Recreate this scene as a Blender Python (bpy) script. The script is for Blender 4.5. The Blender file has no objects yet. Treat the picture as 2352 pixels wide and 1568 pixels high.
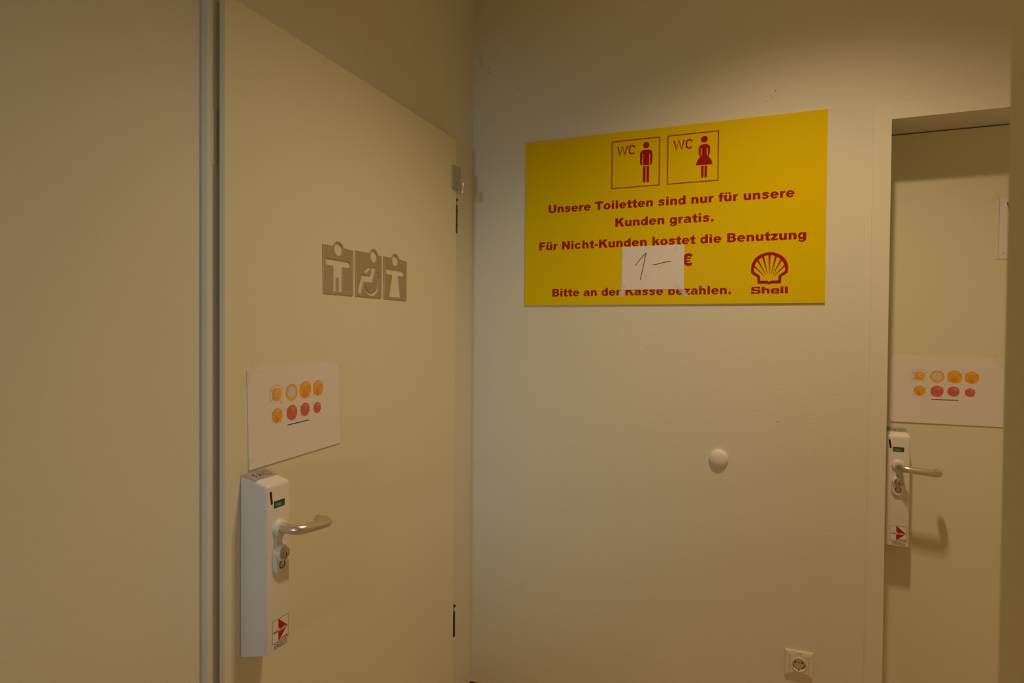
import bpy, bmesh, math, random
from mathutils import Vector, Matrix
from mathutils.geometry import tessellate_polygon
PI = math.pi
R = math.radians
S = bpy.context.scene
C = S.collection

# ------------------------------------------------------------------ camera
cd = bpy.data.cameras.new('camera')
cam = bpy.data.objects.new('camera', cd)
C.objects.link(cam)
S.camera = cam
F_PX = 1420.74
cd.sensor_fit = 'HORIZONTAL'
cd.sensor_width = 36.0
cd.lens = F_PX * 36.0 / 2352.0
cd.clip_start = 0.02
CAM = Vector((1.03514, -2.16065, 1.425))
yaw, pitch, roll = R(21.8683), R(-0.94489), R(0.4497)
fw = Vector((-math.sin(yaw) * math.cos(pitch), math.cos(yaw) * math.cos(pitch), math.sin(pitch)))
rt = Vector((math.cos(yaw), math.sin(yaw), 0))
up = rt.cross(fw)
r2 = rt * math.cos(roll) + up * math.sin(roll)
u2 = up * math.cos(roll) - rt * math.sin(roll)
cam.matrix_world = Matrix(((r2.x, u2.x, -fw.x, CAM.x), (r2.y, u2.y, -fw.y, CAM.y), (r2.z, u2.z, -fw.z, CAM.z), (0, 0, 0, 1)))
cd.dof.use_dof = True
cd.dof.focus_distance = 1.75
cd.dof.aperture_fstop = 6.0

# ------------------------------------------------------------------ world, lights, exposure
W = bpy.data.worlds.new('world')
S.world = W
W.use_nodes = True
W.node_tree.nodes['Background'].inputs[0].default_value = (0.5, 0.6, 0.8, 1)
W.node_tree.nodes['Background'].inputs[1].default_value = 0.0
S.view_settings.view_transform = 'Standard'
S.view_settings.look = 'None'
S.view_settings.gamma = 1.0
S.view_settings.use_curve_mapping = False
S.view_settings.exposure = 0.0

LAMP_COL = (1.0, 0.727, 0.455)
LAMP_W = 35.5
LAMP_POS = [(1.185, -0.80, 2.81), (1.185, -0.92, 2.92)]     # the two tubes of one ceiling downlight
for i, p in enumerate(LAMP_POS):
    l = bpy.data.lights.new('downlight_tube', 'SPOT')
    l.energy = LAMP_W
    l.color = LAMP_COL
    l.spot_size = R(123)
    l.spot_blend = 0.92
    l.shadow_soft_size = 0.030
    o = bpy.data.objects.new('downlight_tube', l)
    C.objects.link(o)
    o.location = p
# weak fill light added at the downlight to lift the upper walls
l = bpy.data.lights.new('downlight_fill', 'POINT')
l.energy = 0.9
l.color = LAMP_COL
l.shadow_soft_size = 0.06
o = bpy.data.objects.new('downlight_fill', l)
C.objects.link(o)
o.location = (1.185, -0.86, 2.80)
# unseen fill lamp added behind the camera to raise the ambient light
l = bpy.data.lights.new('corridor_fill', 'SPOT')
l.energy = 17.0
l.color = (1.0, 0.76, 0.50)
l.spot_size = R(123)
l.spot_blend = 0.92
l.shadow_soft_size = 0.05
o = bpy.data.objects.new('corridor_fill', l)
C.objects.link(o)
o.location = (0.62, -3.35, 2.87)
DAY_W = 37.0
l = bpy.data.lights.new('daylight', 'AREA')
l.shape = 'RECTANGLE'
l.size, l.size_y = 0.50, 0.34
l.energy = DAY_W
l.color = (0.54, 0.81, 1.0)
o = bpy.data.objects.new('daylight', l)
C.objects.link(o)
o.location = (0.85, -6.0, 1.50)
o.rotation_euler = (R(90), 0, 0)          # shines along +y through the added opening behind the camera

# ------------------------------------------------------------------ materials
def mat(name, col, rough=0.5, metal=0.0, spec=0.5, bump=0.0, bscale=200.0, mottle=0.0, mscale=3.0, coat=0.0):
    m = bpy.data.materials.new(name)
    m.use_nodes = True
    nt = m.node_tree
    b = nt.nodes['Principled BSDF']
    b.inputs['Base Color'].default_value = (*col, 1)
    b.inputs['Roughness'].default_value = rough
    b.inputs['Metallic'].default_value = metal
    b.inputs['Specular IOR Level'].default_value = spec
    if coat:
        b.inputs['Coat Weight'].default_value = coat
        b.inputs['Coat Roughness'].default_value = 0.15
    tc = nt.nodes.new('ShaderNodeTexCoord')
    if mottle:
        n = nt.nodes.new('ShaderNodeTexNoise')
        n.inputs['Scale'].default_value = mscale
        n.inputs['Detail'].default_value = 5
        nt.links.new(tc.outputs['Object'], n.inputs['Vector'])
        r = nt.nodes.new('ShaderNodeValToRGB')
        r.color_ramp.elements[0].position = 0.3
        r.color_ramp.elements[1].position = 0.7
        k = 1 - mottle
        r.color_ramp.elements[0].color = (col[0] * k, col[1] * k, col[2] * k, 1)
        r.color_ramp.elements[1].color = (*col, 1)
        nt.links.new(n.outputs['Fac'], r.inputs['Fac'])
        nt.links.new(r.outputs['Color'], b.inputs['Base Color'])
    if bump:
        n = nt.nodes.new('ShaderNodeTexNoise')
        n.inputs['Scale'].default_value = bscale
        n.inputs['Detail'].default_value = 3
        nt.links.new(tc.outputs['Object'], n.inputs['Vector'])
        bp = nt.nodes.new('ShaderNodeBump')
        bp.inputs['Strength'].default_value = bump
        bp.inputs['Distance'].default_value = 0.001
        nt.links.new(n.outputs['Fac'], bp.inputs['Height'])
        nt.links.new(bp.outputs['Normal'], b.inputs['Normal'])
    return m

def brushed(name, col, rough, scale=(4, 600, 600)):
    m = mat(name, col, rough, 1.0)
    nt = m.node_tree
    b = nt.nodes['Principled BSDF']
    tc = nt.nodes.new('ShaderNodeTexCoord')
    mp = nt.nodes.new('ShaderNodeMapping')
    mp.inputs['Scale'].default_value = scale
    n = nt.nodes.new('ShaderNodeTexNoise')
    n.inputs['Scale'].default_value = 1.0
    n.inputs['Detail'].default_value = 3
    mr = nt.nodes.new('ShaderNodeMapRange')
    mr.inputs['To Min'].default_value = rough * 0.8
    mr.inputs['To Max'].default_value = rough * 1.25
    nt.links.new(tc.outputs['Object'], mp.inputs['Vector'])
    nt.links.new(mp.outputs['Vector'], n.inputs['Vector'])
    nt.links.new(n.outputs['Fac'], mr.inputs['Value'])
    nt.links.new(mr.outputs['Result'], b.inputs['Roughness'])
    return m

def tape_mat(name, alpha, col=(0.8, 0.8, 0.78), rough=0.25):
    m = bpy.data.materials.new(name)
    m.use_nodes = True
    nt = m.node_tree
    b = nt.nodes['Principled BSDF']
    b.inputs['Base Color'].default_value = (*col, 1)
    b.inputs['Roughness'].default_value = rough
    tc = nt.nodes.new('ShaderNodeTexCoord')
    n = nt.nodes.new('ShaderNodeTexNoise')
    n.inputs['Scale'].default_value = 260
    n.inputs['Detail'].default_value = 3
    mr = nt.nodes.new('ShaderNodeMapRange')
    mr.inputs['From Min'].default_value = 0.35
    mr.inputs['From Max'].default_value = 0.65
    mr.inputs['To Min'].default_value = alpha * 0.45
    mr.inputs['To Max'].default_value = min(1, alpha * 1.5)
    nt.links.new(tc.outputs['Object'], n.inputs['Vector'])
    nt.links.new(n.outputs['Fac'], mr.inputs['Value'])
    nt.links.new(mr.outputs['Result'], b.inputs['Alpha'])
    return m

WALL = (0.80, 0.78, 0.645)
M = dict(
    wall=mat('wall_paint', WALL, 0.75, spec=0.25, bump=0.6, bscale=110, mottle=0.035, mscale=2.2),
    frame=mat('frame_paint', (0.80, 0.77, 0.64), 0.5, spec=0.3),
    door=mat('door_laminate', (0.80, 0.765, 0.57), 0.6, spec=0.25),
    dooredge=mat('door_edge', (0.78, 0.74, 0.62), 0.5),
    floor=mat('floor_tile', (0.64, 0.46, 0.30), 0.45, mottle=0.15, mscale=8),
    ceil=mat('ceiling_paint', (0.85, 0.80, 0.70), 0.8),
    base=mat('baseboard_tile', (0.05, 0.042, 0.028), 0.4),
    caulk=mat('caulk', (0.62, 0.48, 0.30), 0.6),
    dark=mat('dark_gap', (0.012, 0.010, 0.008), 0.7),
    yellow=mat('sign_yellow', (0.82, 0.61, 0.0005), 0.34, spec=0.08),
    red=mat('sign_red', (0.40, 0.010, 0.016), 0.34, spec=0.12),
    board=mat('board_edge', (0.75, 0.72, 0.62), 0.5),
    steel=brushed('brushed_steel', (0.58, 0.55, 0.48), 0.5, (500, 500, 30)),
    alu=brushed('satin_aluminium', (0.72, 0.67, 0.58), 0.34),
    chrome=mat('nickel', (0.55, 0.50, 0.42), 0.28, 1.0),
    white=mat('lock_white', (0.84, 0.80, 0.72), 0.28, spec=0.5),
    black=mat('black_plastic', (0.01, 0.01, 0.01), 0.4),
    green=mat('indicator_green', (0.015, 0.11, 0.035), 0.35),
    pale=mat('indicator_print', (0.45, 0.62, 0.42), 0.5),
    label=mat('label_foil', (0.82, 0.77, 0.70), 0.4),
    lblack=mat('label_black', (0.02, 0.02, 0.022), 0.5),
    lred=mat('label_red', (0.42, 0.004, 0.006), 0.4),
    foil=mat('coin_foil', (0.40, 0.37, 0.31), 0.45),
    foilgold=mat('foil_gold', (0.34, 0.24, 0.10), 0.45),
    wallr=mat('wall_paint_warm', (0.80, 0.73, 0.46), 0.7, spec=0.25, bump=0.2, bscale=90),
    paper=mat('paper_white', (0.86, 0.79, 0.74), 0.55, spec=0.35),
    ink=mat('ink', (0.015, 0.014, 0.014), 0.5),
    pencil=mat('grey_line', (0.40, 0.33, 0.27), 0.6),
    blush=mat('print_blush', (0.80, 0.29, 0.07), 0.5),
    gold=mat('print_gold', (0.92, 0.46, 0.02), 0.5),
    goldd=mat('print_gold_dark', (0.62, 0.22, 0.02), 0.5),
    goldl=mat('print_gold_light', (0.92, 0.55, 0.12), 0.5),
    silver=mat('print_silver', (0.74, 0.68, 0.62), 0.5),
    silverd=mat('print_silver_dark', (0.42, 0.36, 0.33), 0.5),
    copper=mat('print_copper', (0.72, 0.14, 0.105), 0.5),
    copperd=mat('print_copper_dark', (0.50, 0.075, 0.055), 0.5),
    copperl=mat('print_copper_light', (0.78, 0.25, 0.16), 0.5),
    cross=mat('print_cross', (0.46, 0.12, 0.06), 0.5),
    plastic=mat('socket_white', (0.84, 0.76, 0.60), 0.3),
    knob=mat('bumper_white', (0.86, 0.82, 0.72), 0.5),
    hinge=mat('hinge_bronze', (0.16, 0.085, 0.025), 0.45, 0.4),
    tape=tape_mat('clear_tape', 0.10, (0.80, 0.72, 0.50)),
    tapew=tape_mat('milky_tape', 0.48, (0.9, 0.9, 0.9)),
    chip=mat('bare_plaster', (0.84, 0.80, 0.68), 0.9, bump=0.8, bscale=300),
    speck=mat('speck', (0.03, 0.025, 0.02), 0.7),
    smudge=mat('scuff_mark', (0.66, 0.58, 0.44), 0.8),
)

# ------------------------------------------------------------------ helpers
def link(name, me, m=None, parent=None):
    o = bpy.data.objects.new(name, me)
    C.objects.link(o)
    if m is not None:
        for q in (m if isinstance(m, (list, tuple)) else [m]):
            me.materials.append(M[q] if isinstance(q, str) else q)
    if parent is not None:
        o.parent = parent
    return o

def finish(name, bm, m=None, parent=None, smooth=None, recalc=True):
    if recalc: bmesh.ops.recalc_face_normals(bm, faces=bm.faces)
    me = bpy.data.meshes.new(name)
    bm.to_mesh(me)
    bm.free()
    if smooth is not None:
        for p in me.polygons:
            p.use_smooth = True
        try:
            me.set_sharp_from_angle(angle=R(smooth))
        except Exception:
            pass
    return link(name, me, m, parent)

def tag(o, label=None, cat=None, group=None, kind=None):
    if label: o['label'] = label
    if cat: o['category'] = cat
    if group: o['group'] = group
    if kind: o['kind'] = kind
    return o

def thing(name, label, cat, mw, group=None):
    o = bpy.data.objects.new(name, None)
    o.empty_display_size = 0.02
    C.objects.link(o)
    o.matrix_world = mw
    return tag(o, label, cat, group)

ROT_BACK = Matrix(((1, 0, 0), (0, 0, -1), (0, 1, 0)))      # on walls facing -y: local x right, y up, z out
ROT_LEFT = Matrix(((0, 0, 1), (1, 0, 0), (0, 1, 0)))       # on walls facing +x
def on_back(x, y, z, a=0): return Matrix.Translation((x, y, z)) @ ROT_BACK.to_4x4() @ Matrix.Rotation(a, 4, 'Z')
def on_left(x, y, z, a=0): return Matrix.Translation((x, y, z)) @ ROT_LEFT.to_4x4() @ Matrix.Rotation(a, 4, 'Z')

def box(bm, x0, x1, y0, y1, z0, z1, mi=0):
    v = [bm.verts.new(p) for p in ((x0, y0, z0), (x1, y0, z0), (x1, y1, z0), (x0, y1, z0), (x0, y0, z1), (x1, y0, z1), (x1, y1, z1), (x0, y1, z1))]
    fs = []
    for f in ((0, 3, 2, 1), (4, 5, 6, 7), (0, 1, 5, 4), (1, 2, 6, 5), (2, 3, 7, 6), (3, 0, 4, 7)):
        q = bm.faces.new([v[i] for i in f])
        q.material_index = mi
        fs.append(q)
    return v, fs

def rbox(bm, x0, x1, y0, y1, z0, z1, r, seg=3, mi=0):
    t = bmesh.new()
    box(t, x0, x1, y0, y1, z0, z1, mi)
    bmesh.ops.bevel(t, geom=list(t.edges), offset=r, segments=seg, affect='EDGES', profile=0.5)
    add(bm, t)

def add(bm, t):
    me = bpy.data.meshes.new('tmp')
    t.to_mesh(me)
    t.free()
    bm.from_mesh(me)
    bpy.data.meshes.remove(me)

NS = [0]
SG_ = [0]
def stag():
    SG_[0] = (SG_[0] + 1) % 9
    return SG_[0] * 1.5e-5
def solid(bm, pts, z0, z1, mi=0, zf=None):
    """a flat polygon given a small thickness"""
    n = len(pts)
    g = zf or (lambda x, y: 0.0)
    NS[0] = (NS[0] + 1) % 9          # neighbouring prints never share one plane
    z1 += NS[0] * 2.5e-6
    lo = [bm.verts.new((x, y, z0 + g(x, y))) for x, y in pts]
    hi = [bm.verts.new((x, y, z1 + g(x, y))) for x, y in pts]
    fs = []
    for t in tessellate_polygon([[Vector((x, y, 0)) for x, y in pts]]):
        try:
            f = bm.faces.new([hi[k] for k in t])
            f.normal_update()
            if f.normal.z < 0: f.normal_flip()
            fs.append(f)
        except ValueError:
            pass
    ar = sum(pts[i][0] * pts[(i + 1) % n][1] - pts[(i + 1) % n][0] * pts[i][1] for i in range(n))
    for i in range(n):
        q = (lo[i], lo[(i + 1) % n], hi[(i + 1) % n], hi[i])
        try:
            fs.append(bm.faces.new(q if ar > 0 else q[::-1]))
        except ValueError:
            pass
    for f in fs: f.material_index = mi

def arc(cx, cy, rx, ry, a0, a1, n=24):
    return [(cx + rx * math.cos(R(a0 + (a1 - a0) * i / n)), cy + ry * math.sin(R(a0 + (a1 - a0) * i / n))) for i in range(n + 1)]

def band(o, i, a0, a1, n=24):
    return arc(*o, a0, a1, n) + arc(*i, a1, a0, n)

def disc(cx, cy, r, n=32, ry=None):
    return [(cx + r * math.cos(2 * PI * k / n), cy + (ry or r) * math.sin(2 * PI * k / n)) for k in range(n)]

def ringq(bm, cx, cy, ro, ri, z0, z1, mi=0, n=32, zf=None):
    for a in (0, 180):
        solid(bm, band((cx, cy, ro, ro), (cx, cy, ri, ri), a, a + 180, n // 2), z0, z1, mi, zf)

def stroke(pts, w):
    """outline of a polyline with butt ends and mitred joints"""
    L, Rr = [], []
    n = len(pts)
    for i, (x, y) in enumerate(pts):
        a = Vector(pts[max(i - 1, 0)])
        b = Vector(pts[min(i + 1, n - 1)])
        p = Vector((x, y))
        if 0 < i < n - 1:
            d1 = (p - a).normalized()
            d2 = (b - p).normalized()
            t = (d1 + d2)
            t = t.normalized() if t.length > 1e-6 else d1
            nn = Vector((-t.y, t.x))
            k = 1 / max(0.62, nn.dot(Vector((-d1.y, d1.x))))
        else:
            t = (b - a).normalized()
            nn = Vector((-t.y, t.x))
            k = 1
        L.append(tuple(p + nn * w * 0.5 * k))
        Rr.append(tuple(p - nn * w * 0.5 * k))
    return L + Rr[::-1]

def rpoly(pts, n=8):
    """polygon from (x, y, corner radius)"""
    out = []
    m = len(pts)
    for i in range(m):
        p = Vector(pts[i][:2])
        r = pts[i][2] if len(pts[i]) > 2 else 0
        if not r:
            out.append(tuple(p))
            continue
        a = (Vector(pts[i - 1][:2]) - p)
        b = (Vector(pts[(i + 1) % m][:2]) - p)
        an = a.angle(b)
        d = min(r / math.tan(an / 2), a.length * 0.499, b.length * 0.499)
        r = d * math.tan(an / 2)
        a.normalize()
        b.normalize()
        c = p + (a + b).normalized() * (r / math.sin(an / 2))
        s, e = p + a * d - c, p + b * d - c
        a0 = math.atan2(s.y, s.x)
        da = math.atan2(e.y, e.x) - a0
        while da > PI: da -= 2 * PI
        while da < -PI: da += 2 * PI
        out += [(c.x + r * math.cos(a0 + da * k / n), c.y + r * math.sin(a0 + da * k / n)) for k in range(n + 1)]
    return out

def plate_mesh(loops, depth, bevel=0.0):
    """flat plate with holes: 2D filled curve turned into a mesh, back at z=0"""
    c = bpy.data.curves.new('tmp', 'CURVE')
    c.dimensions = '2D'
    c.fill_mode = 'BOTH'
    c.extrude = depth / 2 - bevel
    c.bevel_depth = bevel
    c.bevel_resolution = 1
    c.offset = -bevel
    for lp in loops:
        s = c.splines.new('POLY')
        s.points.add(len(lp) - 1)
        for i, (x, y) in enumerate(lp):
            s.points[i].co = (x, y, 0, 1)
        s.use_cyclic_u = True
    return from_curve(c, depth / 2)

def from_curve(c, dz=0):
    o = bpy.data.objects.new('tmp', c)
    C.objects.link(o)
    dg = bpy.context.evaluated_depsgraph_get()
    dg.update()
    me = bpy.data.meshes.new_from_object(o.evaluated_get(dg))
    bpy.data.objects.remove(o)
    bpy.data.curves.remove(c)
    me.materials.clear()
    if dz: me.transform(Matrix.Translation((0, 0, dz)))
    return me

def text(bm, s, x0, x1, y0, cap, z, off=0.0, mi=0, th=0.0002, ref=None):
    """text stretched to run from x0 to x1 on baseline y0, its capitals cap high"""
    c = bpy.data.curves.new('tmp', 'FONT')
    c.body = s
    c.offset = off
    c.extrude = 0.5
    c.resolution_u = 4
    me = from_curve(c)
    xs = [v.co.x for v in me.vertices]
    c2 = bpy.data.curves.new('tmp', 'FONT')
    c2.body = ref or 'H'
    c2.offset = off
    m2 = from_curve(c2)
    ys = [v.co.y for v in m2.vertices]
    bpy.data.meshes.remove(m2)
    k = (x1 - x0) / (max(xs) - min(xs))
    ky = cap / (max(ys) - min(ys))
    mx, my = min(xs), min(ys)
    for v in me.vertices:
        v.co = (x0 + (v.co.x - mx) * k, y0 + (v.co.y - my) * ky, z + (v.co.z + 0.5) * th)
    for p in me.polygons: p.material_index = mi
    bm.from_mesh(me)
    bpy.data.meshes.remove(me)

def tube(bm, path, r, n=16, cap=True, mi=0):
    """round tube along a 3-D path; r may be a list"""
    P = [Vector(p) for p in path]
    rings = []
    ref = None
    for i, p in enumerate(P):
        t = (P[min(i + 1, len(P) - 1)] - P[max(i - 1, 0)]).normalized()
        if ref is None:
            ref = t.orthogonal().normalized()
        ref = (ref - t * ref.dot(t)).normalized()
        b = t.cross(ref)
        rr = r[i] if isinstance(r, (list, tuple)) else r
        rings.append([bm.verts.new(p + (ref * math.cos(2 * PI * k / n) + b * math.sin(2 * PI * k / n)) * rr) for k in range(n)])
    for a, b in zip(rings, rings[1:]):
        for k in range(n):
            f = bm.faces.new((a[k], a[(k + 1) % n], b[(k + 1) % n], b[k]))
            f.material_index = mi
    if cap:
        bm.faces.new(rings[0][::-1]).material_index = mi
        bm.faces.new(rings[-1]).material_index = mi

def lathe(bm, prof, cx=0, cy=0, n=40, sx=1, sy=1, mi=0):
    """profile (radius, z) turned about the local z axis"""
    rings = []
    for r, z in prof:
        if r < 1e-6:
            rings.append([bm.verts.new((cx, cy, z))])
        else:
            rings.append([bm.verts.new((cx + r * sx * math.cos(2 * PI * k / n), cy + r * sy * math.sin(2 * PI * k / n), z)) for k in range(n)])
    for a, b in zip(rings, rings[1:]):
        for k in range(n):
            q = [a[k % len(a)], a[(k + 1) % len(a)], b[(k + 1) % len(b)], b[k % len(b)]]
            q2 = []
            for v in q:
                if v not in q2: q2.append(v)
            if len(q2) > 2:
                bm.faces.new(q2).material_index = mi

def struct(name, bm, m):
    o = finish(name, bm, m)
    o['kind'] = 'structure'
    return o

# ------------------------------------------------------------------ the setting
CEIL = 3.0
XR = 1.2184          # face of the near partition on the right
YP = -1.55          # its far end
bm = bmesh.new(); box(bm, -0.3, 2.8, -4.3, 0.4, -0.1, 0.0); struct('floor', bm, 'floor')
bm = bmesh.new(); box(bm, -0.3, 2.8, -4.3, 0.4, CEIL, CEIL + 0.1); struct('ceiling', bm, 'ceil')
# left wall with its door opening
F1A, F1B, F1T = -1.246, -0.1974, 2.112          # outer edges of the left door frame
FW = 0.0455                                     # width of a frame face
bm = bmesh.new()
box(bm, -0.2, 0, -4.3, F1A + 0.01, 0, CEIL)
box(bm, -0.2, 0, F1B - 0.01, 0.0, 0, CEIL)
box(bm, -0.2, 0, F1A + 0.01, F1B - 0.01, F1T - 0.01, CEIL)
wl = struct('wall_left', bm, 'wall')
# back wall with the second door opening
F2A, F2B, F2T = 1.3476, 2.385, 2.1115
bm = bmesh.new()
box(bm, -0.2, F2A + 0.01, 0, 0.22, 0, CEIL)
box(bm, F2B - 0.01, 2.8, 0, 0.22, 0, CEIL)
box(bm, F2A + 0.01, F2B - 0.01, 0, 0.22, F2T - 0.01, CEIL)
wb = struct('wall_back', bm, 'wall')
bm = bmesh.new(); box(bm, XR, 2.8, -4.3, YP, 0, CEIL); wr = struct('wall_right', bm, 'wallr')
bm = bmesh.new(); box(bm, 2.6, 2.8, YP, 0, 0, CEIL); struct('wall_east', bm, 'wall')
# unseen wall behind the camera, its opening added and sized to shape the daylight
bm = bmesh.new()
wx0, wx1, wz0, wz1 = 0.41, 0.83, 1.13, 1.75
box(bm, 0, wx0, -4.3, -4.2, 0, CEIL)
box(bm, wx1, XR, -4.3, -4.2, 0, CEIL)
box(bm, wx0, wx1, -4.3, -4.2, 0, wz0)
box(bm, wx0, wx1, -4.3, -4.2, wz1, CEIL)
struct('wall_front', bm, 'wall')
bm = bmesh.new()
for a in ((wx0, wx0 + .04, wz0, wz1), (wx1 - .04, wx1, wz0, wz1), (wx0, wx1, wz0, wz0 + .04), (wx0, wx1, wz1 - .04, wz1)):
    box(bm, a[0], a[1], -4.27, -4.22, a[2], a[3])
struct('daylight_aperture', bm, 'frame')  # added rim of the unseen opening, bounds the daylight beam

# frames
bm = bmesh.new()
fx = 0.016
box(bm, -0.12, fx, F1A, F1A + FW, 0, F1T - FW + 0.004)
box(bm, -0.12, fx, F1B - FW, F1B, 0, F1T - FW + 0.004)
box(bm, -0.12, fx, F1A, F1B, F1T - FW + 0.004, F1T)
t1 = struct('trim_1', bm, 'frame')
bm = bmesh.new()
box(bm, 0, 0.0012, -0.012, 0.0, 0, 0.115)
o = finish('strike_plate', bm, 'dooredge', t1); o.location = (fx, -1.2245, 1.752)
bm = bmesh.new()
box(bm, F2A, F2A + FW, -0.004, 0.215, 0, F2T - 0.041)
box(bm, F2B - FW, F2B, -0.004, 0.215, 0, F2T - 0.041)
box(bm, F2A, F2B, -0.004, 0.215, F2T - 0.041, F2T)
t2 = struct('trim_2', bm, 'frame')
random.seed(4)
bm = bmesh.new()            # painted filler bead along the frame
pts = [(F2A - 0.001 + random.uniform(-.0007, .0007), -0.0015, 0.02 + i * 0.035) for i in range(60)] + [(F2A - 0.001, -0.0015, F2T - 0.003)]
tube(bm, pts, 0.0022, 8)
finish('filler_bead', bm, 'wall', t2, 60)

# door leaves
DX, DA, DB, DT = 0.040, -1.2258, -0.2176, 2.0915
bm = bmesh.new()
box(bm, DX - 0.0133, DX, DA, DB, 0.006, DT)
box(bm, -0.012, DX - 0.0133, DA + 0.030, DB - 0.030, 0.006, DT - 0.026, 0)
d1 = struct('door_1', bm, 'door')
bm = bmesh.new(); box(bm, -0.115, -0.09, F1A + FW - .002, F1B - FW + .002, 0, F1T - FW + .006)  # near-black panel filling the opening, paints the gap dark
o = finish('dark_gap_panel', bm, 'dark', t1)
for z0, z1, mm, nm in ((1.768, 1.888, 'hinge', 'hinge'), (0.340, 0.450, 'dark', 'hinge')):
    h = bmesh.new()
    zz = z1 - 0.022
    box(h, DX - 0.011, DX + 0.001, DB - 0.0015, DB + 0.011, z0, zz)
    for k in (0.28, 0.78):
        box(h, DX - 0.011, DX + 0.0015, DB - 0.0015, DB + 0.011, z0 + (zz - z0) * k, z0 + (zz - z0) * k + 0.003, 1)
    tube(h, [(DX - 0.004, DB + 0.0035, zz - 0.002), (DX - 0.004, DB + 0.0035, z1 - 0.006)], 0.004, 10, mi=1)
    lathe(h, [(0, z1 - 0.008), (0.007, z1 - 0.006), (0.008, z1 - 0.001), (0.004, z1 + 0.003), (0, z1 + 0.004)], DX - 0.004, DB + 0.008, 12, mi=0)
    finish(nm, h, [mm, 'dark'], d1)
R2 = 0.163
bm = bmesh.new()
box(bm, F2A + FW + 0.003, F2B - FW - 0.003, R2, R2 + 0.04, 0.006, F2T - 0.041 - 0.004)
d2 = struct('door_2', bm, 'door')
bm = bmesh.new(); box(bm, F2A + FW - .001, F2B - FW + .001, R2 + 0.042, R2 + 0.052, 0, F2T - .04)  # same near-black panel behind the second leaf, darkens its gap
finish('dark_gap_panel', bm, 'dark', t2)

# baseboards
bm = bmesh.new(); box(bm, 0.0, F2A, -0.010, 0, 0, 0.066); box(bm, 0.0, F2A, -0.0105, 0, 0.066, 0.0705, 1)
struct('baseboard_back', bm, ['base', 'caulk'])
bm = bmesh.new(); box(bm, 0, 0.010, F1B, -0.0105, 0, 0.066); box(bm, 0, 0.0105, F1B, -0.0105, 0.066, 0.0705, 1)
struct('baseboard_left', bm, ['base', 'caulk'])

# flecks, chips and scuffs of the walls
random.seed(11)
def flecks(name, parent, mw, pts, m):
    bm = bmesh.new()
    for x, y, r in pts:
        solid(bm, [(x + r * random.uniform(.7, 1.2) * math.cos(a * PI / 4), y + r * random.uniform(.7, 1.2) * math.sin(a * PI / 4)) for a in range(8)], 0, 0.0003)
    o = finish(name, bm, m)
    o.matrix_world = mw
    o.parent = parent
    o['kind'] = 'stuff'
    return o
FL = [(0.027, 2.466, .0016), (0.028, 2.459, .0013), (0.032, 2.453, .0018), (0.029, 2.44, .0018), (0.037, 2.438, .0016), (0.064, 2.425, .002), (0.057, 2.42, .0012), (0.066, 2.407, .0016), (0.05, 2.55, .0014), (0.056, 2.52, .0014), (0.337, 2.53, .0016), (0.19, 2.362, .0014), (0.19, 2.33, .0014), (1.07, 2.20, .0016), (1.06, 2.18, .0013), (1.045, 2.17, .0013), (.67, 1.37, .0014), (1.09, 1.14, .0014), (0.015, 1.86, .0012), (0.045, 1.78, .0012)]
flecks('fleck', wb, on_back(0, 0, 0), FL, 'speck')
flecks('fleck', wl, on_left(0, 0, 0), [(-1.75, 1.30, .0018), (-1.752, 1.315, .0012), (-1.70, 1.38, .0012), (-0.03, 2.50, .0016), (-.05, 1.85, .001)], 'smudge')
def chips(name, parent, mw, boxes, m, th=0.0008):
    bm = bmesh.new()
    for x0, x1, y0, y1 in boxes:
        n = 14
        top = [(x0 + (x1 - x0) * i / n, y1 + random.uniform(-.35, .1) * (y1 - y0)) for i in range(n + 1)]
        bot = [(x0 + (x1 - x0) * i / n, y0 + random.uniform(-.1, .35) * (y1 - y0)) for i in range(n + 1)]
        solid(bm, bot + top[::-1], 0, th * random.uniform(.6, 1.2))
    o = finish(name, bm, m)
    o.matrix_world = mw
    o.parent = parent
    o['kind'] = 'stuff'
chips('plaster_chip', wb, on_back(0, 0, 0), [(0.22, 0.272, 0.128, 0.140), (0.235, 0.262, 0.146, 0.152), (0.885, 0.894, 0.553, 0.56), (0.92, 0.928, 0.46, 0.463), (1.27, 1.285, 2.075, 2.083), (1.31, 1.33, 2.083, 2.087)], 'wall', 0.0004)

# ------------------------------------------------------------------ heavy sign lettering
def stemdots(a): return a
GW = dict(U=833, n=667, s=611, e=667, r=444, T=722, o=667, i=333, l=333, t=444, d=667, u=667, f=389, K=833, g=667, a=667, F=667, N=833, c=667, h=667, k=667, B=778, z=556, b=667)
GW.update({'.': 333, '-': 333, ' ': 333, 'ü': 667, '€': 667})
def rc(x0, y0, x1, y1): return [(x0, y0), (x1, y0), (x1, y1), (x0, y1)]
def mirror(ps, w): return [[(w - x, y) for x, y in p][::-1] for p in ps]
def turn(ps, w, h): return [[(w - x, h - y) for x, y in p] for p in ps]
def half(o, i): return [band(o, i, 0, 180, 18), band(o, i, 180, 360, 18)]
ARCH = arc(400, 315, 208, 216, 0, 128, 16) + [(257, 452)] + arc(333, 300, 76, 86, 180, 0, 12)
BOWL = half((268, 259, 231, 271), (306, 259, 100, 128))
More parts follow.
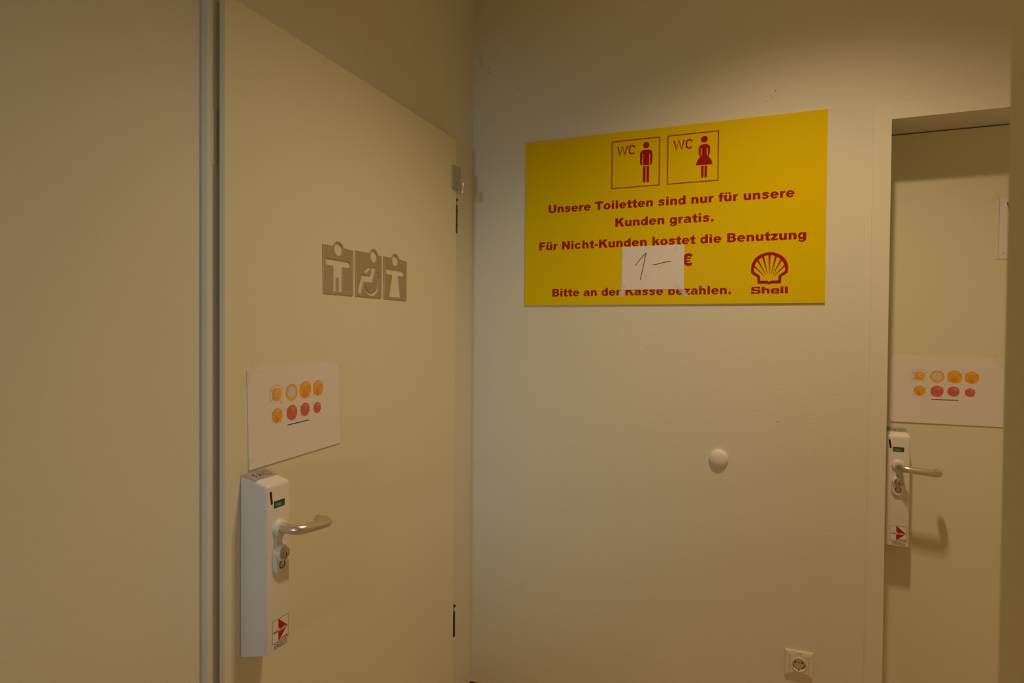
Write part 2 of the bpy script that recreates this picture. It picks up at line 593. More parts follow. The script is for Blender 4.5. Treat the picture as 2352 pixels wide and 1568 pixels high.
GL = {
    'U': [rc(65, 250, 283, 716), rc(550, 250, 768, 716), band((416.5, 262, 351.5, 274), (416.5, 262, 133.5, 112), 180, 360)],
    'n': [rc(59, 0, 257, 519), rc(409, 0, 608, 316), ARCH],
    'h': [rc(59, 0, 257, 716), rc(409, 0, 608, 316), ARCH],
    'r': [rc(60, 0, 258, 519), [(230, 330), (245, 420), (285, 490), (330, 522), (385, 531), (444, 517), (383, 367), (335, 376), (292, 360), (268, 315), (258, 230)]],
    'e': [band((333, 259, 298, 271), (333, 259, 100, 158), 0, 325, 40), rc(234, 212, 631, 316)],
    'o': half((333, 259, 300, 271), (333, 259, 102, 143)),
    'c': [band((333, 259, 298, 271), (340, 259, 108, 140), 28, 332, 40)],
    'a': [rc(402, 95, 598, 350), [(402, 150), (598, 150), (603, 65), (628, 0), (436, 0), (420, 30), (402, 80)],
          band((330, 345, 268, 186), (330, 345, 74, 78), 0, 168), band((232, 155, 194, 167), (262, 150, 64, 54), 75, 325),
          [(215, 322), (410, 356), (410, 250), (262, 205)], [(250, -12), (330, 10), (410, 75), (410, 165), (300, 98)]],
    's': [stroke([(512, 368), (478, 425), (395, 460), (300, 465), (205, 450), (148, 398), (160, 342), (240, 303), (370, 270), (452, 228), (470, 160), (420, 92), (310, 58), (200, 66), (132, 100), (102, 158)], 138)],
    'T': [rc(22, 541, 700, 716), rc(253, 0, 469, 545)],
    'i': [rc(67, 0, 265, 519), rc(67, 583, 265, 716)],
    'l': [rc(67, 0, 265, 716)],
    't': [[(118, 150), (317, 150), (317, 716), (118, 612)], rc(20, 375, 425, 519), [(118, 190), (122, 85), (155, 22), (215, -8), (300, -12), (372, -4), (428, 10), (411, 148), (362, 134), (330, 142), (317, 190)]],
    'f': [rc(95, 0, 293, 545), rc(20, 375, 385, 519), [(95, 530), (102, 615), (135, 675), (195, 712), (270, 727), (345, 724), (413, 714), (388, 602), (345, 606), (308, 596), (293, 560), (293, 520)]],
    'd': [rc(409, 0, 608, 716)] + BOWL,
    'b': mirror([rc(409, 0, 608, 716)] + BOWL, 667),
    'g': [rc(409, -10, 608, 519)] + BOWL + [band((322, -5, 286, 207), (300, -5, 109, 98), 190, 360)],
    'K': [rc(74, 0, 296, 716), [(290, 255), (290, 440), (530, 716), (824, 716), (560, 445), (420, 320)], [(412, 300), (560, 452), (838, 0), (562, 0)]],
    'k': [rc(68, 0, 265, 716), [(262, 165), (262, 345), (425, 519), (664, 519), (475, 336), (330, 215)], [(345, 208), (480, 342), (674, 0), (450, 0)]],
    'F': [rc(74, 0, 296, 716), rc(74, 562, 620, 716), rc(74, 285, 566, 430)],
    'N': [rc(74, 0, 276, 716), rc(557, 0, 759, 716), [(74, 716), (280, 716), (759, 0), (553, 0)]],
    'B': [rc(73, 0, 295, 716), rc(290, 585, 440, 716), rc(290, 316, 470, 440), rc(290, 0, 470, 142), band((425, 531, 275, 185), (425, 512, 50, 74), -90, 90), band((450, 206, 290, 206), (450, 230, 62, 88), -90, 90)],
    'z': [rc(47, 380, 522, 519), rc(30, 0, 532, 140), [(285, 400), (522, 400), (268, 120), (32, 120)]],
    '.': [rc(70, 0, 265, 189)], '-': [rc(28, 190, 305, 335)], ' ': [],
    '€': [band((395, 358, 335, 374), (415, 358, 160, 205), 42, 318, 40), [(15, 402), (520, 402), (545, 478), (35, 478)], [(15, 245), (478, 245), (505, 321), (35, 321)]],
}
GL['u'] = turn(GL['n'], 667, 519)
GL['ü'] = GL['u'] + [rc(125, 583, 298, 716), rc(369, 583, 542, 716)]

LV = [0]
def heavy(bm, s, x0, x1, y0, cap, z, th=0.0003):
    """one line of heavy grotesque letters from x0 to x1, all in mm"""
    adv = sum(GW[c] for c in s)
    lo = min(x for p in GL[s[0]] for x, y in p)
    hi = adv - GW[s[-1]] + max(x for p in GL[s[-1]] for x, y in p)
    k = (x1 - x0) / (hi - lo)
    ky = cap / 716.0
    x = -lo
    for ch in s:
        for p in GL[ch]:
            LV[0] = (LV[0] + 1) % 9
            solid(bm, [((x0 + (x + a) * k) / 1000, (y0 + b * ky) / 1000) for a, b in p], z, z + th + LV[0] * 1.5e-5)
        x += GW[ch]

def mm(pts): return [(x / 1000, y / 1000) for x, y in pts]

# ------------------------------------------------------------------ the yellow sign
SG = thing('wc_sign', 'large yellow sign with red WC pictograms and lettering on the back wall', 'sign', on_back(0.219, 0, 1.5209))
bm = bmesh.new()
SW, SH, SD = 1.0016, 0.6020, 0.005
rbox(bm, 0, SW, 0, SH, 0.0008, SD, 0.0006, 1)
finish('sign_board', bm, 'yellow', SG)
ZS = SD
for ln in (('Unsere Toiletten sind nur für unsere', 91.4, 910.7, 336.6, 29.2), ('Kunden gratis.', 338.3, 667.2, 273.6, 29.2),
           ('Für Nicht-Kunden kostet die Benutzung', 56.5, 945.9, 202.2, 29.2), ('€', 567.0, 602.0, 129.4, 41.0), ('Bitte an der Kasse bezahlen.', 108.6, 724.6, 32.2, 28.0)):
    bm = bmesh.new()
    heavy(bm, *ln, ZS)
    finish('printed_line', bm, 'red', SG, None, False)

def outline(bm, x0, y0, x1, y1, w, z, th=0.0003):
    for a in ((x0, y0, x1, y0 + w), (x0, y1 - w, x1, y1), (x0, y0 + w, x0 + w, y1 - w), (x1 - w, y0 + w, x1, y1 - w)):
        solid(bm, rc(*a), z, z + th)

def wc_letters(bm, x, z):
    W_ = stroke([(2, 31.5), (9.6, 2), (18.4, 30.5), (26.6, 2), (35.6, 31.5)], 5.0)
    solid(bm, mm([(x + a, 521.3 + b) for a, b in W_]), z, z + 0.0003)
    Cc = stroke([(59.5, 23)] + [(51.5 + 8.8 * math.cos(R(a)), 21.9 + 7.8 * math.sin(R(a))) for a in range(25, 181, 15)] + [(51.5 + 8.8 * math.cos(R(a)), 10.1 + 7.8 * math.sin(R(a))) for a in range(180, 336, 15)], 5.0)
    solid(bm, mm([(x + a, 521.3 + b) for a, b in Cc]), z, z + 0.0003)

bm = bmesh.new()
outline(bm, .3227, .4064, .4895, .5723, .0031, ZS)
wc_letters(bm, 342.6, ZS)
cx = 443.3
solid(bm, mm(disc(443.1, 548, 10.7)), ZS, ZS + .0003 + stag())
solid(bm, mm(rpoly([(cx - 10.3, 479.3), (cx + 10.3, 479.3), (cx + 10.3, 518, .8), (cx + 13.4, 518, 1.4), (cx + 13.4, 478.6), (cx + 16.6, 480.4), (cx + 19.2, 483.6), (cx + 20.8, 488), (cx + 21.2, 493), (cx + 21.2, 532, 13.5),
                    (cx - 21.2, 532, 13.5), (cx - 21.2, 493), (cx - 20.8, 488), (cx - 19.2, 483.6), (cx - 16.6, 480.4), (cx - 13.4, 478.6), (cx - 13.4, 518, 1.4), (cx - 10.3, 518, .8)], 10)), ZS, ZS + .0003 + stag())
for s in (-1, 1):
    solid(bm, mm(rpoly([(cx + s * 1.6, 476.2), (cx + s * 10.6, 476.2), (cx + s * 10.6, 420.3, 4.4), (cx + s * 1.6, 420.3, 4.4)])), ZS, ZS + .0003 + stag())
finish('man_pictogram', bm, 'red', SG, None, False)
bm = bmesh.new()
outline(bm, .5145, .4066, .6808, .5721, .0031, ZS)
wc_letters(bm, 534.5, ZS)
cx = 635.0
solid(bm, mm(disc(634.7, 547.6, 10.8)), ZS, ZS + .0003 + stag())
solid(bm, mm([(cx - 7.7, 486), (cx + 7.7, 486), (cx + 7.7, 520), (cx - 7.7, 520)]), ZS, ZS + .0003 + stag())
solid(bm, mm(rpoly([(cx + 10.9, 496.5), (cx + 12.6, 489.5), (cx + 18.7, 502, 8), (cx + 18.4, 531.2, 15), (cx - 18.4, 531.2, 15), (cx - 18.7, 502, 8), (cx - 12.6, 489.5), (cx - 10.9, 496.5), (cx - 10.9, 518.2, 1.4), (cx + 10.9, 518.2, 1.4)], 10)), ZS, ZS + .0003 + stag())
sk = [(cx - 26.6, 463.2), (cx + 26.6, 463.2), (cx + 25.0, 470), (cx + 21, 480), (cx + 13.2, 490.5), (cx + 7, 497), (cx - 7, 497), (cx - 13.2, 490.5), (cx - 21, 480), (cx - 25, 470)]
solid(bm, mm(sk), ZS, ZS + .0003 + stag())
for s in (-1, 1):
    solid(bm, mm(rpoly([(cx + s * 1.3, 459.8), (cx + s * 9.4, 459.8), (cx + s * 9.4, 420.3, 4), (cx + s * 1.3, 420.3, 4)])), ZS, ZS + .0003 + stag())
finish('woman_pictogram', bm, 'red', SG, None, False)

# scallop emblem and wordmark
bm = bmesh.new()
cx = 840.2
def sym(h): return h + [(2 * cx - x, y) for x, y in h[::-1] if abs(x - cx) > .05]
oh = [(840.2, 164.7), (827.7, 163.4), (812.7, 157.8), (804, 152), (797.2, 145.6), (791.5, 137.5), (787.7, 128.6), (785.4, 118.5), (784.7, 110.5), (785.6, 98.4), (803.9, 85.4), (806.0, 64.1), (834.6, 64.1), (836.5, 62.3), (840.2, 61.2)]
ih = [(840.2, 155.4), (830.0, 154.4), (818.4, 149.0), (811.5, 144.5), (804.8, 138.2), (799.8, 131.0), (796.3, 124.0), (794.2, 117.0), (793.5, 110.5), (794.5, 102.7), (812.3, 89.8), (814.0, 73.4), (834.6, 73.3), (837, 71.0), (840.2, 70.3)]
for k in range(len(oh) - 1):
    for f in (lambda p: p, lambda p: (2 * cx - p[0], p[1])):
        q = [f(oh[k]), f(oh[k + 1]), f(ih[k + 1]), f(ih[k])]
        solid(bm, mm(q), ZS, ZS + .0003 + stag())
for (a, b, c) in (((795.6, 123.6), (796.2, 116.4), (825.2, 88.8)), ((804.0, 136.4), (807.4, 140.6), (830.2, 92.2)), ((818.4, 149), (824.0, 151), (835.0, 94.8)), ((837.3, 156), (843.1, 156), (840.2, 94.4))):
    w = 0.9
    for f in (lambda p: p, lambda p: (2 * cx - p[0], p[1])):
        d = Vector((c[0] - (a[0] + b[0]) / 2, c[1] - (a[1] + b[1]) / 2)).normalized()
        n = Vector((-d.y, d.x)) * w / 2
        e = Vector(((a[0] + b[0]) / 2, (a[1] + b[1]) / 2)) - d * 3
        wa = Vector((a[0] - b[0], a[1] - b[1]))
        sg = 1 if wa.dot(n) > 0 else -1
        q = [tuple(Vector(a) - d * 3), tuple(Vector(a)), tuple(Vector(c) + n * sg), tuple(Vector(c) - n * sg), tuple(Vector(b)), tuple(Vector(b) - d * 3)]
        solid(bm, mm([f(p) for p in q]), ZS, ZS + .0003 + stag())
finish('scallop_emblem', bm, 'red', SG, None, False)
bm = bmesh.new()
def put(p):
    LV[0] = (LV[0] + 1) % 9
    solid(bm, mm(p), ZS, ZS + .0003 + LV[0] * 1.5e-5)
# S
put(rpoly([(814.2, 48.6), (814.2, 54.4, 5), (786.4, 54.4, 6), (786.4, 41.2, 5), (806.5, 41.2, 2), (806.5, 36.2, 1.5), (795.4, 36.2, 1.5), (795.4, 38.6), (785.8, 38.6), (785.8, 32.1, 6), (815.0, 32.1, 6), (815.0, 45.3, 5), (795.2, 45.3, 2), (795.2, 50.4, 1.5), (805.6, 50.4, 1.5), (805.6, 48.6)]))
put(rc(818.2, 32.4, 826.8, 53.8))
put(rpoly([(826, 48.2), (841.8, 48.2, 6), (841.8, 32.4), (833.4, 32.4), (833.4, 43.8, 2), (826, 43.8)]))
put(rpoly([(845.5, 48.4, 6), (858, 48.4), (858, 44.6), (853.8, 44.6, 1), (853.8, 35.6, 1), (858, 35.6), (858, 32), (845.5, 32, 6)]))
put(rpoly([(858, 48.4), (870.5, 48.4, 5.5), (870.5, 39), (853, 39), (853, 41.6), (862.4, 41.6), (862.4, 44.6, .5), (858, 44.6)]))
put(rpoly([(858, 32), (870.5, 32, 4.5), (870.5, 37.4), (862, 37.4), (862, 35.6), (858, 35.6)]))
put(rc(874.0, 32.5, 882.4, 53.6))
put(rc(886.8, 32.5, 895.3, 53.6))
finish('wordmark', bm, 'red', SG, None, False)

# taped price note on the sign
NT = thing('price_note', 'white paper price note with handwritten figure taped on the yellow sign', 'note', on_back(0.219 + 0.363, -SD, 1.5209 + 0.0515))
bm = bmesh.new()
def nlift(x, y): return 0.0012 * max(0, 1 - abs(x - .105) / .11)
n = 14
for i in range(n):
    x0, x1 = .2115 * i / n, .2115 * (i + 1) / n
    t0 = lambda x: .1504
    v = [bm.verts.new(p) for p in ((x0, 0, .0007 + nlift(x0, 0)), (x1, 0, .0007 + nlift(x1, 0)), (x1, .1504, .0007 + nlift(x1, 0)), (x0, .1504, .0007 + nlift(x0, 0)))]
    bm.faces.new(v)
bmesh.ops.remove_doubles(bm, verts=bm.verts, dist=1e-5)
o = finish('sheet', bm, 'paper', NT)
sm = o.modifiers.new('thickness', 'SOLIDIFY'); sm.thickness = 0.0003; sm.offset = -1
bm = bmesh.new()
for p, w in (([(47.3, 82.8), (62, 103), (75, 117), (84.6, 126.8)], 2.0), ([(84.3, 127.2), (79, 100), (72, 66), (64.6, 33.2)], 2.3), ([(106.7, 84.6), (112, 84.7), (120, 86), (133.7, 89.2), (146, 92), (156, 93.4), (168.5, 93.9)], 2.0)):
    solid(bm, mm(stroke(p, w)), .0010, .0012, 0, lambda x, y: nlift(x, y))
solid(bm, mm(disc(85.2, 45.3, 1.3, 12)), .0010, .0012, 0, lambda x, y: nlift(x, y))
finish('handwriting', bm, 'ink', NT)
for q in ([(-1, 113), (2, 126), (9.5, 130), (13, 128), (8, 114)], [(176.9, 131.5), (183.3, 145.5), (192.8, 144.2), (183.5, 129)], [(-2, 23), (16.3, 20.5), (4.5, -26), (-13, -25)], [(175, 17.5), (188.3, 29.2), (226, -19), (217.5, -28.7)]):
    bm = bmesh.new()
    solid(bm, mm(q), .0014, .0016, 0, lambda x, y: (nlift(x, y) if y > 0 else -.0007))
    finish('tape', bm, 'tapew', NT)

# ------------------------------------------------------------------ steel pictogram plates on the left door
def circ_bump(cx, ro, base, w):
    """plate outline 120 x 120 with a round head bump on its top edge"""
    cy = 113.0
    a = math.degrees(math.asin((120 - cy) / ro))
    return rpoly([(0, 0, 1.5), (w, 0, 3), (w, 120, 1.5)]) + arc(cx, cy, ro, ro, a, 180 - a, 28) + [(0, 120)]
MAN = [circ_bump(60, 21, 120, 120.5), disc(59.5, 113, 16),
       rpoly([(9.5, 70.3, 8), (40, 70.3, 1.5), (40, 6.3, 1), (52.8, 6.3, 1), (52.8, 42.4, 1), (60.8, 42.4, 1), (60.8, 6.3, 1), (76.6, 6.3, 1), (76.6, 70.3, 1.5), (107.5, 70.3, 8), (107.5, 87, 8), (9.5, 87, 8)])]
cw = (71, 44)
WHEEL = [circ_bump(83, 21, 120, 120.5), disc(82, 112.5, 16),
         rpoly([(74.8, 84.3), (93.9, 84.3, 3.5), (76.5, 41, 4), (37.8, 41, 1), (23.5, 5.5, 6), (9, 11, 6), (28, 59, 2), (65.8, 59, 3.5)]),
         band((73, 44, 40.5, 40.5), (73, 44, 30.5, 30.5), 101, 146, 16),
         arc(72.5, 43.6, 37.0, 40.0, 50, -150, 40) + arc(71.5, 44.5, 31.2, 32.2, -157, 46, 40)]
WOMAN = [circ_bump(59, 21, 120, 121), disc(58.2, 113, 15.6),
         rpoly([(9.8, 70.6, 8), (43, 70.6, 1), (28.2, 6.8, 1), (89, 6.8, 1), (75.5, 70.6, 1), (106.5, 70.6, 8), (106.5, 87, 8), (9.8, 87, 8)])]
PG = 'steel restroom pictogram plates on the left door'
for nm, loops, y0, lab in (('man_plate', MAN, -0.9300, 'square brushed steel plate with cut-out standing man, leftmost of three on the door'),
                           ('wheelchair_plate', WHEEL, -0.7985, 'square brushed steel plate with cut-out wheelchair user between the man and woman plates'),
                           ('woman_plate', WOMAN, -0.6670, 'square brushed steel plate with cut-out woman in a skirt, rightmost of three')):
    me = plate_mesh([mm(l) for l in loops], 0.0027, 0.0003)
    o = link(nm, me, 'steel')
    o.matrix_world = on_left(DX + 0.0002, y0, 1.5150)
    tag(o, lab, 'restroom plate', PG)

# ------------------------------------------------------------------ coin notices
def plift(x, y):
    u, v = max(0, min(1, x / .304)), max(0, min(1, y / .2105))
    return 0.0016 * (1 - u) ** 2 * (0.5 + 0.5 * v) + 0.0022 * (1 - v) ** 3 + 0.0006
PWD, PHT = 0.304, 0.2108
def coin_notice(mw, label):
    t = thing('coin_notice', label, 'notice', mw, 'coin notices taped above the coin locks')
    bm = bmesh.new()
    nx, ny = 14, 10
    V = [[bm.verts.new((PWD * i / nx, PHT * j / ny, plift(PWD * i / nx, PHT * j / ny))) for i in range(nx + 1)] for j in range(ny + 1)]
    for j in range(ny):
        for i in range(nx):
            bm.faces.new((V[j][i], V[j][i + 1], V[j + 1][i + 1], V[j + 1][i]))
    edge = [V[0][i] for i in range(nx + 1)] + [V[j][nx] for j in range(1, ny + 1)] + [V[ny][i] for i in range(nx - 1, -1, -1)] + [V[j][0] for j in range(ny - 1, 0, -1)]
    lo = [bm.verts.new((v.co.x, v.co.y, 0.0)) for v in edge]
    for k in range(len(edge)):
        kk = (k + 1) % len(edge)
        bm.faces.new((lo[k], lo[kk], edge[kk], edge[k]))
    finish('sheet', bm, 'paper', t)
    mats = ['gold', 'goldd', 'goldl', 'silver', 'silverd', 'copper', 'copperd', 'copperl', 'cross', 'ink', 'blush']
    bm = bmesh.new()
    Z = [0.00010]
    def P(pts, mi, dz=0):
        solid(bm, mm(pts), Z[0] - .00008 + dz, Z[0] + dz, mi, plift)
    def rg(cx, cy, ro, ri, mi, dz, a0=0, a1=360):
        h = (a1 - a0) / 2
        for a in (a0, a0 + h):
            P(band((cx, cy, ro, ro), (cx, cy, ri, ri), a, a + h, 14), mi, dz)
    coins = [(83.2, 150.0, 21.5, 'two', 1), (131.6, 148.7, 19.6, 'one', 0), (177.7, 149.5, 20.2, '50', 1), (223.0, 148.7, 18.8, '20', 1),
             (84.5, 102.2, 16.5, '10', 1), (131.2, 102.5, 17.6, '5', 1), (175.1, 103.6, 15.9, '2', 1), (218.6, 102.0, 13.4, '1', 1)]
    e = .00003
    for cx, cy, r, v, x in coins:
        if v == 'two':
            rg(cx, cy, r, r - 0.9, 4, 0, 60, 210)
            rg(cx, cy, r, r - 0.5, 3, 0, 210, 420)
            rg(cx, cy, r - 2.2, r - 2.7, 3, 0)
            P(disc(cx, cy, r * .68), 0, 0)
            P(disc(cx, cy + 2.5, r * .45), 2, e)
            for a in range(-40, 60, 16):
                P(disc(cx + (r - 5) * math.cos(R(a)), cy + (r - 5) * math.sin(R(a)), .6, 6), 4, e)
            P(stroke([(cx - 13, cy + 9), (cx - 8, cy + 12.5), (cx - 4, cy + 10), (cx - 6, cy + 3), (cx - 14, cy - 8), (cx - 4, cy - 8)], 0.9), 1, 2 * e)
            P(stroke([(cx - 15, cy - 9.2), (cx - 3, cy - 9.0)], 0.9), 4, 2 * e)
        elif v == 'one':
            P(disc(cx, cy, r), 0, 0)
            rg(cx, cy, r, r - 0.9, 1, e, 30, 200)
            P(disc(cx, cy + 0.5, r * .68), 3, e)
            P(stroke([(cx - 5, cy + 6), (cx - 1.5, cy + 11), (cx - 3.5, cy - 8)], 0.8), 4, 2 * e)
            P(stroke([(cx - 10, cy - 9.5), (cx + 2, cy - 8.6)], 0.8), 4, 2 * e)
            for k in range(9):
                a = R(-70 + 18 * k)
                P(disc(cx + 9.5 * math.cos(a), cy + 9.5 * math.sin(a), .7, 6), 4 if k % 2 else 3, 2 * e)
            P(stroke([(cx + 1, cy - 6), (cx + 5, cy - 3), (cx + 6, cy + 2), (cx + 9, cy + 5)], 1.6), 4 if 0 else 3, 3 * e)
        else:
            c0, c1, c2 = (5, 6, 7) if v in ('5', '2', '1') else (0, 1, 2)
            P(disc(cx, cy, r), c0, 0)
            rg(cx, cy, r, r - 0.9, c1, e, 60, 230)
            rg(cx, cy, r - 1.8, r - 2.2, c1, e, 80, 200)
            P(arc(cx, cy, r * .8, r * .8, 50, 130, 12) , c2, e)
            if c0 == 0:
                P(disc(cx - 1.5, cy - r * .58, r * .34, 16), 10, e)
            else:
                P(disc(cx + r * .3, cy + r * .45, r * .3, 16), 7, e)
            sx = r * .055
            def dig(ch, ox):
                G = {'5': [[(4, 8), (-2, 8), (-3, 1), (1, 2.5), (4, 0), (3.5, -5), (0, -7), (-4, -5)]], '0': [[(4.2 * math.cos(R(q)), 7.8 * math.sin(R(q))) for q in range(0, 361, 20)]],
                     '2': [[(-3, 5), (0, 8), (3.5, 5.5), (2, 0), (-4, -7), (4, -7)]], '1': [[(-3, 4), (0, 8), (0, -7)]]}[ch]
                for g in G:
                    pp = [(cx + ox + a * sx + b * .18 * sx, cy + 1 + b * sx) for a, b in g]
                    P(stroke(pp, 1.5), c1, 2 * e)
                    P(stroke([(a + .7, b + .4) for a, b in pp], 0.7), c2, 3 * e)
            if len(v) == 2:
                dig(v[0], -r * .12)
                dig(v[1], r * .52)
                for k in range(8):
                    P(disc(cx - r * .62 + (k % 3) * r * .16, cy + r * .35 - (k // 3) * r * .25, .75, 6), c1 if k % 2 else c2, 2 * e)
            else:
                dig(v, -r * .4)
                for k in range(7):
                    P(disc(cx + r * .05 + (k % 3) * r * .2, cy + r * .1 - (k // 3) * r * .25, .9, 6), c1 if k % 2 else c2, 2 * e)
        if x:
            q = r * .88 + 5
            P(stroke([(cx - q * .92, cy + q * .62), (cx + q * .68, cy - q * .92)], .55), 8, 4 * e)
            P(stroke([(cx - q * .98, cy - q * .70), (cx + q * 1.02, cy + q * .62)], .55), 8, 4 * e)
    P(stroke([(115.8, 76.2), (188.5, 76.8)], 2.0), 9, 0)
    finish('printed_coins', bm, mats, t, None, False)
    return t
CN1 = coin_notice(on_left(DX + 0.0002, -1.1635, 1.1290, R(1.49)), 'white sheet of printed coins taped to the left door, thin black line under them')
CN2 = coin_notice(on_back(1.4265, R2 - 0.0002, 1.1425, 0), 'white sheet of printed coins taped to the right door behind the frame')
def tapes(t, qs, m='tape'):
    for q in qs:
        bm = bmesh.new()
        solid(bm, mm(q), .0030, .0032, 0)
        finish('tape', bm, m, t)
tapes(CN1, [[(-20, -6), (14, -5), (13, 23), (-21, 22)], [(-17, 188), (-6, 170), (31, 220), (16, 238)], [(285, 216), (297, 224), (317, 196), (306, 190)]])
tapes(CN2, [[(268, 218), (282, 224), (306, 190), (298, 182)]])

# notice further right on the second door, mostly behind the near wall
DN = thing('door_notice', 'white laminated notice with large black letter, cut off by the dark near wall', 'notice', on_back(1.700, R2 - 0.0002, 1.658))
bm = bmesh.new(); rbox(bm, 0, 0.30, 0, 0.191, 0, 0.0008, 0.0003, 1); finish('laminate_pouch', bm, 'label', DN)
bm = bmesh.new(); box(bm, 0.0105, 0.29, 0.0005, 0.1895, 0.0007, 0.0012); finish('sheet', bm, 'paper', DN)
bm = bmesh.new()
for p in (stroke([(10.4, 189.6), (10.4, 0.6)], .9), stroke([(10.4, 189.6), (150, 189.6)], .7)):
    solid(bm, mm(p), .0012, .0013, 1)
W_ = [(28, 172), (38.5, 172), (49, 130), (60, 172), (69, 172), (80, 130), (90.5, 172), (101, 172), (85.5, 112), (74.5, 112), (64.5, 150), (54.5, 112), (43.5, 112)]
solid(bm, mm(W_), .0012, .0013)
solid(bm, mm(disc(22.5, 18.5, 2.4, 10, .8)), .0012, .0013)
finish('printed_letter', bm, ['ink', 'pencil'], DN)
tapes(DN, [[(-16, 184), (-2, 168), (14, 198), (4, 208)]])

# ------------------------------------------------------------------ coin locks
def coin_lock(mw, label):
    t = thing('coin_lock', label, 'coin lock', mw, 'coin locks on the restroom doors')
    hw, d = 0.0338, 0.0702
    # housing, its top sloping towards the front
    bm = bmesh.new()
    zt0, zt1 = 0.3650, 0.3480
    v = [bm.verts.new(p) for p in ((-hw, -.0165, 0), (hw, -.0165, 0), (hw, 0, d), (-hw, 0, d), (-hw, zt0, 0), (hw, zt0, 0), (hw, zt1, d), (-hw, zt1, d))]
    for f in ((0, 1, 2, 3), (4, 7, 6, 5), (0, 3, 7, 4), (1, 5, 6, 2), (3, 2, 6, 7), (0, 4, 5, 1)):
        bm.faces.new([v[i] for i in f])
    bmesh.ops.recalc_face_normals(bm, faces=bm.faces)
    ed = [e for e in bm.edges if not all(abs(q.co.z) < 1e-6 for q in e.verts) and not all(q.co.y < .001 for q in e.verts)]
    bmesh.ops.bevel(bm, geom=ed, offset=0.0085, segments=6, affect='EDGES', profile=0.5)
    ed = [e for e in bm.edges if all(abs(q.co.y + .0165 * (1 - q.co.z / d)) < 1e-4 for q in e.verts) and not all(abs(q.co.z) < 1e-6 for q in e.verts)]
    bmesh.ops.bevel(bm, geom=ed, offset=0.0020, segments=3, affect='EDGES', profile=0.5)
    for q in bm.verts: q.co.z += 0.0008
    finish('housing', bm, 'white', t, 40)
    bm = bmesh.new(); box(bm, -hw + .0006, hw - .0006, -0.012, zt0 - .008, 0, 0.001); finish('back_plate', bm, 'black', t)
    z = d + 0.0008
    # coin slot
    bm = bmesh.new()
    solid(bm, rpoly([(-.0274, .3345, .0026), (-.0220, .3350, .0026), (-.0184, .3078, 0), (-.0236, .3074, 0)]), z - .001, z + .0003)
    finish('coin_slot', bm, 'black', t)
    # indicator window
    bm = bmesh.new()
    x0, x1, y0, y1 = -.0152, .0154, .2975, .3118
    solid(bm, rc(x0, y0, x1, y1), z - .001, z + .0002, 0)
    for a in ((x0, y0, x1, y0 + .0006), (x0, y1 - .0012, x1, y1), (x0, y0, x0 + .0006, y1), (x1 - .0014, y0, x1, y1)):
        solid(bm, rc(*a), z, z + .0004, 1)
    w = finish('indicator_window', bm, ['green', 'black'], t)
    bm = bmesh.new(); text(bm, 'FREI', -.0100, .0052, y0 + .0030, .0056, z + .0002, .0); finish('indicator_text', bm, 'pale', w)
    # escutcheon
    hy = 0.2545
    bm = bmesh.new()
    lathe(bm, [(0.0180, z - .002), (0.0180, z + .004), (0.0165, z + .0065), (0.0135, z + .0078), (0.0, z + .0078)], 0, hy, 40)
    solid(bm, rpoly([(-.0135, hy, 0), (.0135, hy, 0), (.0105, .228, .02), (.0105, .21, 0), (-.0105, .21, 0), (-.0105, .228, .02)][::-1]), z - .001, z + .003)
    t2_ = bmesh.new()
    pl = [(x, y) for x, y in rpoly([(-.0178, .159, .0175), (.0178, .159, .0175), (.0178, .2215, .0175), (-.0178, .2215, .0175)], 10)]
    for k, (ins, zz) in enumerate(((0, z - .001), (0, z + .0055), (.0018, z + .0078))):
        pass
    cxm, cym = 0, .19025
    rings = []
    for ins, zz in ((0, z - .001), (0, z + .0050), (.0012, z + .0072), (.0032, z + .0080)):
        rings.append([t2_.verts.new((x * (1 - ins / .0178), cym + (y - cym) * (1 - ins / .0312), zz)) for x, y in pl])
    for a, b in zip(rings, rings[1:]):
        for k in range(len(a)):
            t2_.faces.new((a[k], a[(k + 1) % len(a)], b[(k + 1) % len(a)], b[k]))
    t2_.faces.new(rings[-1])
    add(bm, t2_)
    lathe(bm, [(0.0172, z + .006), (0.0166, z + .0125), (0.0155, z + .0145), (0.0132, z + .0150), (0.0, z + .0150)], 0, .2035, 36)
    finish('escutcheon', bm, 'white', t, 40)
    # lock cylinder
    bm = bmesh.new()
    lathe(bm, [(0.0130, z + .0145), (0.0130, z + .0158), (0.0120, z + .0165), (0.0, z + .0165)], 0, .2035, 32)
    c = finish('lock_cylinder', bm, 'chrome', t, 40)
    bm = bmesh.new()
    lathe(bm, [(0.0050, z + .0160), (0.0050, z + .0178), (0.0040, z + .0182), (0.0, z + .0182)], 0.0008, .2030, 20, 1, 1, 0)
    solid(bm, rc(.0000, .1985, .0020, .2065), z + .0178, z + .0185, 1)
    finish('keyway', bm, ['alu', 'black'], c, 40)
    # emergency release button
    bm = bmesh.new()
    lathe(bm, [(0.0086, z + .0070), (0.0086, z + .0084), (0.0066, z + .0084)], 0, .1785, 28, mi=1)
    lathe(bm, [(0.0066, z + .0084), (0.0064, z + .0076), (0.0035, z + .0092), (0.0, z + .0096)], 0, .1785, 28, mi=0)
    finish('release_button', bm, ['chrome', 'black'], t, 50)
    # lever handle: straight out, along the door, back towards it
    rad = 0.0103
    out = 0.052
    th = R(-5.3)
    def lp(a, zz): return (a * math.cos(th), hy + a * math.sin(th), zz)
    br = 0.021
    zt = z + out
    path = [lp(0, z + .002), lp(0, zt - br)]
    for k in range(1, 11):
        a = PI / 2 * k / 10
        path.append(lp(br - br * math.cos(a), zt - br + br * math.sin(a)))
    ln = 0.1000
    path.append(lp(ln - br * .8, zt))
    b2 = br * .8
